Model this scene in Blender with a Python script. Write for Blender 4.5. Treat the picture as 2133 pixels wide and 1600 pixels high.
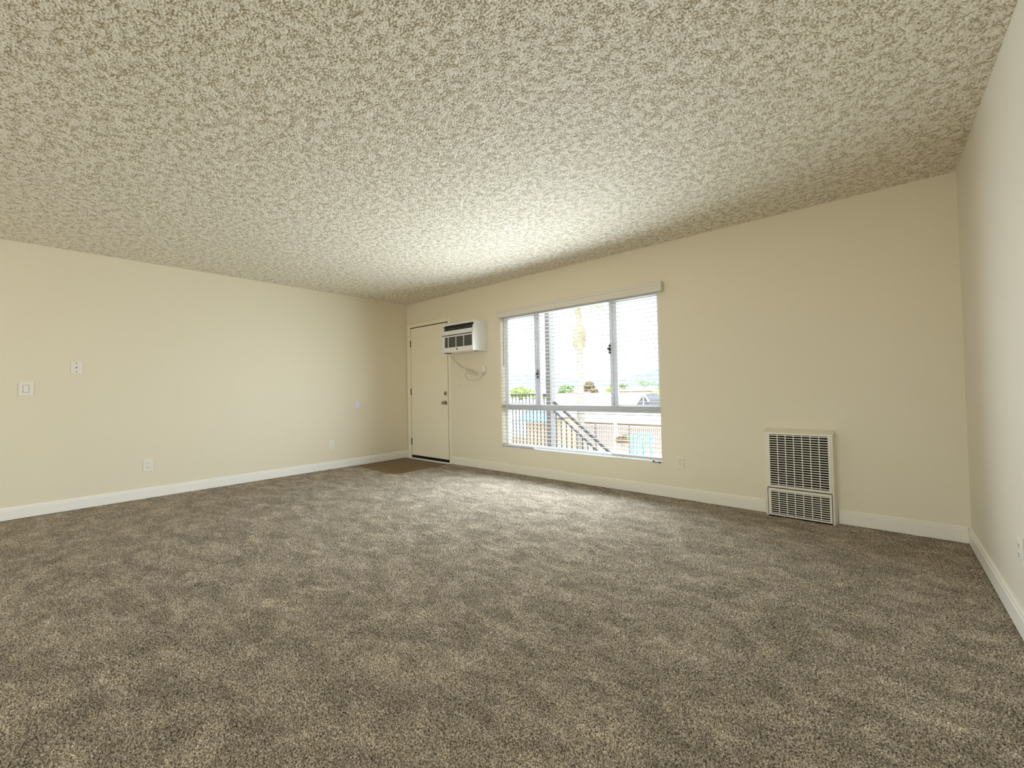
import bpy, bmesh, math, random
import numpy as np
from mathutils import Vector, Matrix

for o in list(bpy.data.objects):
    bpy.data.objects.remove(o, do_unlink=True)
SC = bpy.context.scene
COL = SC.collection
random.seed(7)

# ------------------------------------------------------------------ camera
F_PX, IMG_W = 883.7415, 2133.0
yaw, pitch, roll = -0.73465, 0.0228, -0.0180
fw = Vector((math.sin(yaw)*math.cos(pitch), math.cos(yaw)*math.cos(pitch), math.sin(pitch)))
r0 = Vector((math.cos(yaw), -math.sin(yaw), 0))
u0 = r0.cross(fw)
rt = r0*math.cos(roll) + u0*math.sin(roll)
up = -r0*math.sin(roll) + u0*math.cos(roll)
cam = bpy.data.cameras.new('camera')
cam.sensor_width = 36.0
cam.lens = F_PX/IMG_W*36.0
cam.shift_x = 34.0875/IMG_W
cam.shift_y = -8.43/IMG_W
cam.clip_start = 0.05
cam.clip_end = 6000
camo = bpy.data.objects.new('camera', cam)
COL.objects.link(camo)
m = Matrix((rt, up, -fw)).transposed().to_4x4()
m.translation = Vector((5.6229, -4.1099, 1.0503))
camo.matrix_world = m
SC.camera = camo

# ------------------------------------------------------------------ light and exposure
SC.view_settings.view_transform = 'Standard'
SC.view_settings.look = 'None'
SC.view_settings.gamma = 1.0
SC.view_settings.use_curve_mapping = False
SC.view_settings.exposure = 0.06
SC.cycles.use_denoising = True
SC.cycles.max_bounces = 10
SC.cycles.diffuse_bounces = 7
SC.cycles.glossy_bounces = 3
SC.cycles.transmission_bounces = 4
SC.cycles.transparent_max_bounces = 12
SC.cycles.caustics_reflective = False
SC.cycles.caustics_refractive = False
SC.cycles.use_adaptive_sampling = True
SC.cycles.adaptive_threshold = 0.02
SC.cycles.sample_clamp_indirect = 8.0

SKY = 5.0
world = bpy.data.worlds.new('sky')
SC.world = world
world.use_nodes = True
bg = world.node_tree.nodes['Background']
bg.inputs['Color'].default_value = (0.82, 0.92, 1.0, 1)
bg.inputs['Strength'].default_value = SKY

def portal(name, loc, rot, sx, sy):
    l = bpy.data.lights.new(name, 'AREA')
    l.shape = 'RECTANGLE'; l.size = sx; l.size_y = sy
    l.cycles.is_portal = True
    o = bpy.data.objects.new(name, l); COL.objects.link(o)
    o.location = loc; o.rotation_euler = rot
    return o

sun = bpy.data.lights.new('sun', 'SUN')
sun.energy = 8.0; sun.color = (1.0, 0.95, 0.86); sun.angle = math.radians(0.6)
suno = bpy.data.objects.new('sun', sun); COL.objects.link(suno)
# high sun from behind the house (from -Y, a little from the right)
suno.rotation_euler = Vector((-0.22, 0.42, -0.88)).to_track_quat('-Z', 'Y').to_euler()
W, H, YB = 6.039, 2.44, -8.8      # room width, height, back wall
# portals only guide the sky's own light through the openings
portal('front_window_portal', (3.03, 0.075, 1.16), (math.radians(-90), 0, 0), 2.04, 1.68)
portal('back_opening_portal', (3.35, YB-0.07, 1.04), (math.radians(90), 0, 0), 4.9, 1.97)

def lamp_area(name, loc, rot, sx, sy, energy, color):
    l = bpy.data.lights.new(name, 'AREA')
    l.shape = 'RECTANGLE'; l.size = sx; l.size_y = sy
    l.energy = energy; l.color = color
    o = bpy.data.objects.new(name, l); COL.objects.link(o)
    o.location = loc; o.rotation_euler = rot
    return o

# daylight entering through the blinds, as a soft lamp filling the window on its room side
wd = lamp_area('window_daylight', (3.03, -0.075, 0.99), (math.radians(-90), 0, 0), 2.0, 1.04, 84, (0.81, 0.92, 1.0))
wd.data.spread = math.radians(160)
# ------------------------------------------------------------------ materials
def nodes_of(name):
    mt = bpy.data.materials.new(name); mt.use_nodes = True
    nt = mt.node_tree
    return mt, nt, nt.nodes['Principled BSDF']

def mat(name, col, rough=0.5, spec=0.4, metal=0.0, bump=None, vary=None):
    """plain painted/plastic/metal surface; bump=(scale,strength,dist), vary=(scale,amount)"""
    mt, nt, b = nodes_of(name)
    b.inputs['Base Color'].default_value = (*col, 1)
    b.inputs['Roughness'].default_value = rough
    b.inputs['Specular IOR Level'].default_value = spec
    b.inputs['Metallic'].default_value = metal
    tc = nt.nodes.new('ShaderNodeTexCoord')
    if bump:
        n = nt.nodes.new('ShaderNodeTexNoise'); n.inputs['Scale'].default_value = bump[0]; n.inputs['Detail'].default_value = 3
        bp = nt.nodes.new('ShaderNodeBump'); bp.inputs['Strength'].default_value = bump[1]; bp.inputs['Distance'].default_value = bump[2]
        nt.links.new(tc.outputs['Object'], n.inputs['Vector'])
        nt.links.new(n.outputs['Fac'], bp.inputs['Height'])
        nt.links.new(bp.outputs['Normal'], b.inputs['Normal'])
    if vary:
        n = nt.nodes.new('ShaderNodeTexNoise'); n.inputs['Scale'].default_value = vary[0]; n.inputs['Detail'].default_value = 4
        mx = nt.nodes.new('ShaderNodeMix'); mx.data_type = 'RGBA'
        k = vary[1]
        mx.inputs['A'].default_value = (*[c*(1-k) for c in col], 1)
        mx.inputs['B'].default_value = (*[min(1, c*(1+k)) for c in col], 1)
        nt.links.new(tc.outputs['Object'], n.inputs['Vector'])
        nt.links.new(n.outputs['Fac'], mx.inputs['Factor'])
        nt.links.new(mx.outputs['Result'], b.inputs['Base Color'])
    return mt

M = {}
M['wall'] = mat('cream_wall_paint', (0.80, 0.735, 0.58), 0.55, 0.25, bump=(90, 0.12, 0.004))
M['wallr'] = mat('cool_lit_cream_wall_paint', (0.80, 0.75, 0.655), 0.55, 0.25, bump=(90, 0.12, 0.004))  # same cream, with the cooler tone of its light put into the colour
M['trim'] = mat('warm_lit_baseboard_paint', (0.85, 0.80, 0.675), 0.35, 0.4)  # front baseboards: white paint with warm light mixed into the colour
M['base'] = mat('white_baseboard_paint', (0.90, 0.875, 0.82), 0.35, 0.4)
M['doorp'] = mat('cream_door_paint', (0.88, 0.82, 0.65), 0.4, 0.35)
M['white'] = mat('white_plastic', (0.82, 0.81, 0.79), 0.32, 0.5)
M['plate'] = mat('warm_white_plate', (0.84, 0.81, 0.74), 0.35, 0.5)
M['ivory'] = mat('ivory_plate', (0.82, 0.76, 0.62), 0.35, 0.5)
M['slat'] = mat('white_vinyl_slat', (0.70, 0.70, 0.71), 0.4, 0.4)
M['valance'] = mat('white_vinyl_valance', (0.74, 0.69, 0.61), 0.4, 0.4)
M['alu'] = mat('grey_window_aluminium', (.74,.74,.76), 0.4, 0.5, 0.0)
M['dark'] = mat('black_plastic', (0.015, 0.014, 0.013), 0.35, 0.5)
M['rubber'] = mat('black_rubber', (0.01, 0.009, 0.008), 0.7, 0.2)
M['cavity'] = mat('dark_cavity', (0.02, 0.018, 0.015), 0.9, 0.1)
M['slot'] = mat('dark_slot', (0.06, 0.045, 0.03), 0.8, 0.1)
M['brass'] = mat('dark_bronze_hinge', (0.035, 0.022, 0.012), 0.45, 0.5, 0.6)
M['steel'] = mat('satin_nickel', (0.42, 0.37, 0.29), 0.25, 0.5, 1.0)
M['heater'] = mat('cream_enamel', (0.80, 0.755, 0.63), 0.35, 0.5)
M['acw'] = mat('white_appliance_plastic', (0.84, 0.825, 0.80), 0.25, 0.5)
M['acgrille'] = mat('grey_grille', (0.22, 0.205, 0.185), 0.5, 0.3)
M['cord'] = mat('pale_cord_vinyl', (0.62, 0.57, 0.47), 0.45, 0.4)
M['sill'] = mat('white_sill_paint', (0.84, 0.82, 0.76), 0.35, 0.4)
M['blank'] = mat('cool_white_plastic', (0.76, 0.775, 0.83), 0.5, 0.3)
# outside
M['post'] = mat('grey_brown_steel', (0.087, 0.080, 0.083), 0.6, 0.3)
M['postl'] = mat('grey_steel', (0.232, 0.232, 0.232), 0.6, 0.3)
M['rail'] = mat('dark_rail_paint', (0.043, 0.041, 0.045), 0.5, 0.3)
M['roofw'] = mat('white_roof_gravel', (0.589, 0.589, 0.589), 0.9, 0.1)
M['roofc'] = mat('cream_roof_coating', (0.472, 0.461, 0.413), 0.9, 0.1)
M['peach'] = mat('peach_stucco', (0.429, 0.322, 0.225), 0.9, 0.1, vary=(0.7, .12))
M['cream'] = mat('cream_stucco', (0.461, 0.440, 0.375), 0.9, 0.1)
M['bluet'] = mat('sky_blue_canvas', (0.146, 0.334, 0.470), 0.7, 0.2)
M['teal'] = mat('teal_paint', (0.130, 0.323, 0.297), 0.5, 0.3)
M['fence'] = mat('white_fence_paint', (0.472, 0.429, 0.407), 0.5, 0.3)
M['fpost'] = mat('brown_fence_post', (0.139, 0.112, 0.096), 0.6, 0.2)
M['red'] = mat('red_roof_tile', (0.375, 0.161, 0.156), 0.9, 0.1)
M['gable'] = mat('grey_gable_boards', (0.107, 0.107, 0.118), 0.8, 0.2)
M['trunk'] = mat('palm_trunk_bark', (0.260, 0.243, 0.206), 0.9, 0.1, vary=(6, .25))
M['skirt'] = mat('dry_palm_thatch', (0.369, 0.323, 0.209), 0.95, 0.05, vary=(5, .35))
M['frond'] = mat('palm_frond_green', (0.304, 0.339, 0.165), 0.8, 0.1)
M['leafy'] = mat('yellow_green_leaves', (0.270, 0.341, 0.090), 0.9, 0.1, vary=(1.5, .3))
M['leafg'] = mat('green_leaves', (0.188, 0.261, 0.126), 0.9, 0.1, vary=(1.0, .3))
M['leafd'] = mat('brown_green_leaves', (0.180, 0.139, 0.076), 0.95, 0.05, vary=(0.8, .6))
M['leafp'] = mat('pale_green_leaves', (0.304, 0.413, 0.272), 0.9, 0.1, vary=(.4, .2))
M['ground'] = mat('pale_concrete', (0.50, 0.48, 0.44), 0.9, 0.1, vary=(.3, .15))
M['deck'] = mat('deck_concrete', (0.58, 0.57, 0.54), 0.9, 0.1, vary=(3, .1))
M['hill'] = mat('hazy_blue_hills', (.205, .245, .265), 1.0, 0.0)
M['pipe'] = mat('grey_pipe', (0.217, 0.217, 0.225), 0.6, 0.3)

def glass_mat():
    mt = bpy.data.materials.new('window_glass'); mt.use_nodes = True
    nt = mt.node_tree; nt.nodes.clear()
    out = nt.nodes.new('ShaderNodeOutputMaterial')
    t = nt.nodes.new('ShaderNodeBsdfTransparent'); t.inputs['Color'].default_value = (.96, .97, .97, 1)
    g = nt.nodes.new('ShaderNodeBsdfGlossy'); g.inputs['Roughness'].default_value = 0.02
    mx = nt.nodes.new('ShaderNodeMixShader'); mx.inputs['Fac'].default_value = 0.05
    nt.links.new(t.outputs[0], mx.inputs[1]); nt.links.new(g.outputs[0], mx.inputs[2])
    nt.links.new(mx.outputs[0], out.inputs['Surface'])
    return mt
M['glass'] = glass_mat()

def popcorn_mat():
    """white acoustic grains with shade painted tan in the gaps"""
    mt, nt, b = nodes_of('popcorn_ceiling')
    L = nt.links
    b.inputs['Roughness'].default_value = 0.6
    b.inputs['Specular IOR Level'].default_value = 0.25
    tc = nt.nodes.new('ShaderNodeTexCoord')
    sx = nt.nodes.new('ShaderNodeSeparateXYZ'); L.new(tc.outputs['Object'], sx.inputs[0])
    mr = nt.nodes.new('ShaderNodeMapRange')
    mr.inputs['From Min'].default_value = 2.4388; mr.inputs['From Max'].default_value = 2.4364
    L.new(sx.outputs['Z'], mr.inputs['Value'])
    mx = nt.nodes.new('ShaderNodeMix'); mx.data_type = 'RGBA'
    mx.inputs['A'].default_value = (0.47, 0.395, 0.26, 1); mx.inputs['B'].default_value = (0.88, 0.83, 0.70, 1)  # darker tan stands for the shade between the grains
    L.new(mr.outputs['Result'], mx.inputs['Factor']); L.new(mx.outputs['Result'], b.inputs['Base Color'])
    n = nt.nodes.new('ShaderNodeTexNoise'); n.inputs['Scale'].default_value = 330; n.inputs['Detail'].default_value = 2
    bp = nt.nodes.new('ShaderNodeBump'); bp.inputs['Strength'].default_value = 0.4; bp.inputs['Distance'].default_value = 0.002
    L.new(tc.outputs['Object'], n.inputs['Vector'])
    L.new(n.outputs['Fac'], bp.inputs['Height']); L.new(bp.outputs['Normal'], b.inputs['Normal'])
    return mt
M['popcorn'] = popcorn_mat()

def carpet_mat():
    mt, nt, b = nodes_of('taupe_carpet_pile')
    L = nt.links
    tc = nt.nodes.new('ShaderNodeTexCoord')
    # twisted yarn flecks: light and dark fibres
    n1 = nt.nodes.new('ShaderNodeTexNoise'); n1.inputs['Scale'].default_value = 225; n1.inputs['Detail'].default_value = 3; n1.inputs['Roughness'].default_value = .65
    r1 = nt.nodes.new('ShaderNodeValToRGB')
    r1.color_ramp.elements[0].position = .37; r1.color_ramp.elements[0].color = (0.075, 0.056, 0.036, 1)
    r1.color_ramp.elements[1].position = .63; r1.color_ramp.elements[1].color = (0.80, 0.70, 0.575, 1)
    L.new(tc.outputs['Object'], n1.inputs['Vector']); L.new(n1.outputs['Fac'], r1.inputs['Fac'])
    # brushed pile: where the nap was pushed one way or the other by feet and vacuum
    mp = nt.nodes.new('ShaderNodeMapping'); mp.inputs['Rotation'].default_value = (0, 0, math.radians(-42)); mp.inputs['Scale'].default_value = (1.0, 1.7, 1)
    n2 = nt.nodes.new('ShaderNodeTexNoise'); n2.inputs['Scale'].default_value = 4.2; n2.inputs['Detail'].default_value = 6; n2.inputs['Roughness'].default_value = .68; n2.inputs['Distortion'].default_value = .5
    r2 = nt.nodes.new('ShaderNodeValToRGB')
    r2.color_ramp.elements[0].position = .40; r2.color_ramp.elements[0].color = (0.79, 0.785, 0.775, 1)
    r2.color_ramp.elements[1].position = .66; r2.color_ramp.elements[1].color = (1.27, 1.265, 1.26, 1)
    L.new(tc.outputs['Object'], mp.inputs['Vector']); L.new(mp.outputs['Vector'], n2.inputs['Vector']); L.new(n2.outputs['Fac'], r2.inputs['Fac'])
    mx = nt.nodes.new('ShaderNodeMix'); mx.data_type = 'RGBA'; mx.blend_type = 'MULTIPLY'; mx.inputs['Factor'].default_value = 1
    L.new(r1.outputs['Color'], mx.inputs['A']); L.new(r2.outputs['Color'], mx.inputs['B'])
    # small smudges where the pile was scuffed up
    n4 = nt.nodes.new('ShaderNodeTexNoise'); n4.inputs['Scale'].default_value = 7.5; n4.inputs['Detail'].default_value = 5; n4.inputs['Roughness'].default_value = .55; n4.inputs['Distortion'].default_value = .3
    r4 = nt.nodes.new('ShaderNodeValToRGB')
    r4.color_ramp.elements[0].position = .58; r4.color_ramp.elements[0].color = (1, 1, 1, 1)
    r4.color_ramp.elements[1].position = .68; r4.color_ramp.elements[1].color = (1.26, 1.26, 1.27, 1)
    L.new(mp.outputs['Vector'], n4.inputs['Vector']); L.new(n4.outputs['Fac'], r4.inputs['Fac'])
    mx2 = nt.nodes.new('ShaderNodeMix'); mx2.data_type = 'RGBA'; mx2.blend_type = 'MULTIPLY'; mx2.inputs['Factor'].default_value = 1
    L.new(mx.outputs['Result'], mx2.inputs['A']); L.new(r4.outputs['Color'], mx2.inputs['B'])
    L.new(mx2.outputs['Result'], b.inputs['Base Color'])
    b.inputs['Roughness'].default_value = 0.95
    b.inputs['Specular IOR Level'].default_value = 0.05
    n3 = nt.nodes.new('ShaderNodeTexNoise'); n3.inputs['Scale'].default_value = 260; n3.inputs['Detail'].default_value = 2
    bp = nt.nodes.new('ShaderNodeBump'); bp.inputs['Strength'].default_value = 0.6; bp.inputs['Distance'].default_value = 0.004
    L.new(tc.outputs['Object'], n3.inputs['Vector']); L.new(n3.outputs['Fac'], bp.inputs['Height']); L.new(bp.outputs['Normal'], b.inputs['Normal'])
    return mt
M['carpet'] = carpet_mat()

def plank_mat():
    mt, nt, b = nodes_of('brown_vinyl_plank')
    L = nt.links
    tc = nt.nodes.new('ShaderNodeTexCoord')
    mp = nt.nodes.new('ShaderNodeMapping'); mp.inputs['Scale'].default_value = (1.2, 14, 1)
    n = nt.nodes.new('ShaderNodeTexNoise'); n.inputs['Scale'].default_value = 3; n.inputs['Detail'].default_value = 5
    r = nt.nodes.new('ShaderNodeValToRGB')
    r.color_ramp.elements[0].position = .3; r.color_ramp.elements[0].color = (0.105, 0.056, 0.011, 1)
    r.color_ramp.elements[1].position = .75; r.color_ramp.elements[1].color = (0.24, 0.135, 0.036, 1)
    L.new(tc.outputs['Object'], mp.inputs['Vector']); L.new(mp.outputs['Vector'], n.inputs['Vector'])
    L.new(n.outputs['Fac'], r.inputs['Fac'])
    br = nt.nodes.new('ShaderNodeTexBrick'); br.offset = .5
    br.inputs['Color1'].default_value = (1, 1, 1, 1); br.inputs['Color2'].default_value = (.82, .8, .78, 1); br.inputs['Mortar'].default_value = (.3, .25, .2, 1)
    br.inputs['Scale'].default_value = 1; br.inputs['Mortar Size'].default_value = .0015; br.inputs['Brick Width'].default_value = 1.1; br.inputs['Row Height'].default_value = .15
    L.new(tc.outputs['Object'], br.inputs['Vector'])
    mx = nt.nodes.new('ShaderNodeMix'); mx.data_type = 'RGBA'; mx.blend_type = 'MULTIPLY'; mx.inputs['Factor'].default_value = 1
    L.new(r.outputs['Color'], mx.inputs['A']); L.new(br.outputs['Color'], mx.inputs['B'])
    L.new(mx.outputs['Result'], b.inputs['Base Color'])
    b.inputs['Roughness'].default_value = .45
    return mt
M['plank'] = plank_mat()

# ------------------------------------------------------------------ mesh helpers
class MB:
    def __init__(s): s.bm = bmesh.new()
    def box(s, x0, x1, y0, y1, z0, z1, bev=0.0, seg=2, rot=None):
        b = s.bm if bev == 0 else bmesh.new()
        vs = [b.verts.new((x, y, z)) for z in (z0, z1) for y in (y0, y1) for x in (x0, x1)]
        for f in ((0,2,3,1),(4,5,7,6),(0,1,5,4),(2,6,7,3),(0,4,6,2),(1,3,7,5)):
            b.faces.new([vs[i] for i in f])
        if bev:
            bmesh.ops.bevel(b, geom=b.edges[:], offset=bev, segments=seg, affect='EDGES', profile=.5)
            s._merge(b)
        return s
    def frame(s, x0, x1, y0, y1, z0, z1, l, r, t, b):
        s.box(x0, x0+l, y0, y1, z0, z1); s.box(x1-r, x1, y0, y1, z0, z1)
        s.box(x0+l, x1-r, y0, y1, z1-t, z1); s.box(x0+l, x1-r, y0, y1, z0, z0+b); return s
    def _merge(s, b, mtx=None):
        if mtx is not None: bmesh.ops.transform(b, matrix=mtx, verts=b.verts[:])
        me = bpy.data.meshes.new('tmp'); b.to_mesh(me); b.free()
        s.bm.from_mesh(me); bpy.data.meshes.remove(me)
    def tbox(s, size, mtx, bev=0.0):
        b = bmesh.new(); bmesh.ops.create_cube(b, size=1)
        bmesh.ops.transform(b, matrix=Matrix.Diagonal((*size, 1)), verts=b.verts[:])
        if bev: bmesh.ops.bevel(b, geom=b.edges[:], offset=bev, segments=2, affect='EDGES', profile=.5)
        s._merge(b, mtx); return s
    def bar(s, p, q, w, h):
        p, q = Vector(p), Vector(q); d = q-p
        X = d.normalized(); Z = Vector((0,0,1))
        if abs(X.z) > .99: Z = Vector((0,1,0))
        Y = Z.cross(X).normalized(); Z = X.cross(Y)
        mt = Matrix((X, Y, Z)).transposed().to_4x4(); mt.translation = (p+q)/2
        return s.tbox((d.length, w, h), mt)
    def prism(s, pts, axis, a, b_):
        """extrude a closed 2D outline along axis from a to b_"""
        def P(u, v, w): return {0: (w, u, v), 1: (u, w, v), 2: (u, v, w)}[axis]
        A = [s.bm.verts.new(P(u, v, a)) for u, v in pts]; B = [s.bm.verts.new(P(u, v, b_)) for u, v in pts]
        n = len(pts); s.bm.faces.new(A); s.bm.faces.new(B[::-1])
        for i in range(n): s.bm.faces.new((A[i], B[i], B[(i+1) % n], A[(i+1) % n]))
        return s
    def lathe(s, prof, mtx=None, seg=24):
        """prof: list of (radius, height) about local Z"""
        b = bmesh.new(); rings = []
        for r, h in prof:
            if r < 1e-6: rings.append([b.verts.new((0, 0, h))])
            else: rings.append([b.verts.new((r*math.cos(2*math.pi*i/seg), r*math.sin(2*math.pi*i/seg), h)) for i in range(seg)])
        for A, B in zip(rings, rings[1:]):
            for i in range(seg):
                j = (i+1) % seg
                if len(A) == 1 and len(B) == 1: continue
                if len(A) == 1: b.faces.new((A[0], B[i], B[j]))
                elif len(B) == 1: b.faces.new((A[i], A[j], B[0]))
                else: b.faces.new((A[i], A[j], B[j], B[i]))
        if len(rings[0]) > 1: b.faces.new(rings[0][::-1])
        if len(rings[-1]) > 1: b.faces.new(rings[-1])
        s._merge(b, mtx); return s
    def tube(s, pts, r, seg=8):
        pts = [Vector(p) for p in pts]; rings = []
        rr = r if isinstance(r, (list, tuple)) else [r]*len(pts)
        prev = None
        for i, p in enumerate(pts):
            t = (pts[min(i+1, len(pts)-1)] - pts[max(i-1, 0)]).normalized()
            a = prev if prev else (Vector((0,0,1)) if abs(t.z) < .9 else Vector((1,0,0)))
            a = (a - t*a.dot(t)).normalized(); prev = a
            c = t.cross(a)
            rings.append([s.bm.verts.new(p + (a*math.cos(2*math.pi*k/seg) + c*math.sin(2*math.pi*k/seg))*rr[i]) for k in range(seg)])
        for A, B in zip(rings, rings[1:]):
            for k in range(seg):
                s.bm.faces.new((A[k], A[(k+1) % seg], B[(k+1) % seg], B[k]))
        s.bm.faces.new(rings[0][::-1]); s.bm.faces.new(rings[-1]); return s
    def build(s, name, material, parent=None, smooth=False, at=None):
        bmesh.ops.recalc_face_normals(s.bm, faces=s.bm.faces[:])
        me = bpy.data.meshes.new(name); s.bm.to_mesh(me); s.bm.free()
        me.materials.append(material)
        if smooth:
            for p in me.polygons: p.use_smooth = True
            try: me.set_sharp_from_angle(angle=math.radians(35))
            except Exception: pass
        o = bpy.data.objects.new(name, me); COL.objects.link(o)
        if parent is not None: o.parent = parent
        if at is not None: o.location = at
        return o

def smooth_path(pts, n=6):
    pts = [Vector(p) for p in pts]; out = []
    for i in range(len(pts)-1):
        p0 = pts[max(i-1, 0)]; p1 = pts[i]; p2 = pts[i+1]; p3 = pts[min(i+2, len(pts)-1)]
        for k in range(n):
            t = k/n
            out.append(.5*((2*p1) + (p2-p0)*t + (2*p0-5*p1+4*p2-p3)*t*t + (3*p1-p0-3*p2+p3)*t**3))
    out.append(pts[-1]); return out

def tag(o, label, cat, group=None, kind=None):
    o['label'] = label; o['category'] = cat
    if group: o['group'] = group
    if kind: o['kind'] = kind
    return o
def thing(name, loc, label, cat, group=None, rotz=0, kind=None):
    o = bpy.data.objects.new(name, None); COL.objects.link(o)
    o.empty_display_size = .05
    o.location = loc; o.rotation_euler = (0, 0, rotz)
    return tag(o, label, cat, group, kind)
def struct(o, label=None, cat=None):
    o['kind'] = 'structure'
    if label: o['label'] = label
    if cat: o['category'] = cat
    return o

def grid_mesh(name, x0, x1, y0, y1, cell, zfun, material, flip):
    nx = int((x1-x0)/cell)+1; ny = int((y1-y0)/cell)+1
    xs = np.linspace(x0, x1, nx, dtype=np.float32); ys = np.linspace(y0, y1, ny, dtype=np.float32)
    Z = zfun(nx, ny).astype(np.float32)
    co = np.empty((ny, nx, 3), np.float32); co[..., 0] = xs[None, :]; co[..., 1] = ys[:, None]; co[..., 2] = Z
    idx = np.arange(nx*ny, dtype=np.int32).reshape(ny, nx)
    q = np.stack([idx[:-1, :-1], idx[:-1, 1:], idx[1:, 1:], idx[1:, :-1]], -1).reshape(-1, 4)
    if flip: q = q[:, ::-1]
    me = bpy.data.meshes.new(name)
    me.vertices.add(nx*ny); me.vertices.foreach_set('co', co.ravel())
    me.loops.add(q.size); me.loops.foreach_set('vertex_index', np.ascontiguousarray(q).ravel())
    me.polygons.add(len(q)); me.polygons.foreach_set('loop_start', np.arange(0, q.size, 4, dtype=np.int32))
    me.polygons.foreach_set('use_smooth', np.ones(len(q), bool))
    me.update(calc_edges=True)
    me.materials.append(material)
    o = bpy.data.objects.new(name, me); COL.objects.link(o)
    return o

def band_noise(nx, ny, lo, hi, rng):
    """band-passed random field, wavelengths lo..hi in cells, unit variance"""
    f = np.fft.rfft2(rng.standard_normal((ny, nx)))
    k = np.sqrt(np.fft.fftfreq(ny)[:, None]**2 + np.fft.rfftfreq(nx)[None, :]**2)
    g = np.exp(-(k*lo)**2*1.2)*(1-np.exp(-(k*hi)**2*1.2))
    h = np.fft.irfft2(f*g, s=(ny, nx))
    return h/h.std()

rng = np.random.default_rng(3)

# ------------------------------------------------------------------ setting: room shell
T = 0.14
# front wall (with window and door openings)
b = MB()
WX0, WX1, WZ0, WZ1 = 2.005, 4.050, 0.315, 2.000
DX0, DX1, DZ1 = 0.098, 0.990, 2.055
b.box(-T, DX0, 0, T, 0-.02, H+.1)
b.box(DX0, DX1, 0, T, DZ1, H+.1)
b.box(DX1, WX0, 0, T, -.02, H+.1)
b.box(WX0, WX1, 0, T, -.02, WZ0)
b.box(WX0, WX1, 0, T, WZ1, H+.1)
b.box(WX1, W+T, 0, T, -.02, H+.1)
struct(b.build('wall_front', M['wall']), 'cream painted wall holding the window and the entry door', 'wall')
struct(MB().box(-T, 0, YB-T, 0, -.02, H+.1).build('wall_left', M['wall']), 'long bare cream wall on the left with switches and outlets', 'wall')
struct(MB().box(W, W+T, YB-T, 0, -.02, H+.1).build('wall_right', M['wallr']), 'bare cream wall along the right edge', 'wall')
# back wall behind the viewer, with an unseen wide opening sized to give fill daylight
b = MB()
BX0, BX1, BZ0, BZ1 = 0.9, 5.8, 0.05, 2.02
b.box(0, BX0, YB-T, YB, -.02, H+.1); b.box(BX1, W, YB-T, YB, -.02, H+.1)
b.box(BX0, BX1, YB-T, YB, BZ1, H+.1); b.box(BX0, BX1, YB-T, YB, -.02, BZ0)
struct(b.build('wall_back', M['wall']), 'cream wall behind the viewer with a wide opening', 'wall')

# popcorn ceiling, real granules in the part of the room that is seen
CELL = 0.0029
def granules(nx, ny, cell, pitch, rmin, rmax, seed):
    """rounded grains scattered on a jittered lattice, heights in metres"""
    g = np.random.default_rng(seed)
    gx = int(nx*cell/pitch)+4; gy = int(ny*cell/pitch)+4
    px = g.random((gy, gx), dtype=np.float32); py = g.random((gy, gx), dtype=np.float32)
    rr = (rmin + (rmax-rmin)*g.random((gy, gx), dtype=np.float32))
    xs = (np.arange(nx, dtype=np.float32)*cell/pitch + 1); ys = (np.arange(ny, dtype=np.float32)*cell/pitch + 1)
    ix = xs.astype(np.int32); iy = ys.astype(np.int32)
    h = np.zeros((ny, nx), np.float32)
    for dj in (-1, 0, 1):
        for di in (-1, 0, 1):
            J = (iy+dj)[:, None]; I = (ix+di)[None, :]
            dx = (I + px[J, I]) - xs[None, :]; dy = (J + py[J, I]) - ys[:, None]
            r = rr[J, I]
            d2 = (dx*dx + dy*dy)*pitch*pitch/(r*r)
            np.maximum(h, r*np.sqrt(np.clip(1-d2, 0, None)), out=h)
    return h
def popcorn(nx, ny):
    h = granules(nx, ny, CELL, .0065, .0023, .0047, 5)
    c = band_noise(nx, ny, 12, 60, rng)
    return H - .0008*np.clip(c+1.2, 0, 3) - h*.95
YC = -4.45
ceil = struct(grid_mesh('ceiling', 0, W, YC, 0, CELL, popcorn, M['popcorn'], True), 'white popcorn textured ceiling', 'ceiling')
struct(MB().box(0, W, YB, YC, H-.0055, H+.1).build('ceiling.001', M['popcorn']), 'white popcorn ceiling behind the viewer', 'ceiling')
struct(MB().box(-T, W+T, YB-T, T, H+.1, H+.16).build('roof_slab', M['wall']), 'roof slab over the room', 'roof')

# carpet, tufted pile in the part of the room that is seen
def pile(nx, ny):
    a = band_noise(nx, ny, 1.5, 4, rng)
    c = band_noise(nx, ny, 20, 120, rng)
    xs = np.linspace(0, W, nx)[None, :]; ys = np.linspace(YC, 0, ny)[:, None]
    dx = np.clip(xs-.90, 0, None); dy = np.clip(-.855-ys, 0, None)
    inside = (xs < 1.03) & (ys > -.985 + .055*np.clip(1-xs/.9, 0, 1)) & (dx*dx + dy*dy < .13**2 + (1e3*((dx == 0) | (dy == 0))))
    return -.008 + .0036*np.clip(a, -1.8, 1.6) + .0012*c - .02*inside
struct(grid_mesh('floor', 0, W, YC, 0, 0.0038, pile, M['carpet'], False), 'taupe cut pile carpet covering the room', 'floor')
struct(MB().box(0, W, YB, YC, -.1, -.008).build('floor.001', M['carpet']), 'taupe carpet behind the viewer', 'floor')

# vinyl plank patch inside the entry door, one rounded corner
pts = [(0.0, -.93), (.90, -.985)]
for k in range(0, 9):
    a = -math.pi/2 + k*math.pi/16
    pts.append((.90+.13*math.cos(a), -.855+.13*math.sin(a)))
pts += [(1.03, -.02), (0, -.02)]
struct(MB().prism(pts, 2, -.03, -.0115).build('floor_entry', M['plank']), 'brown wood look vinyl patch in front of the entry door', 'floor')

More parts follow.
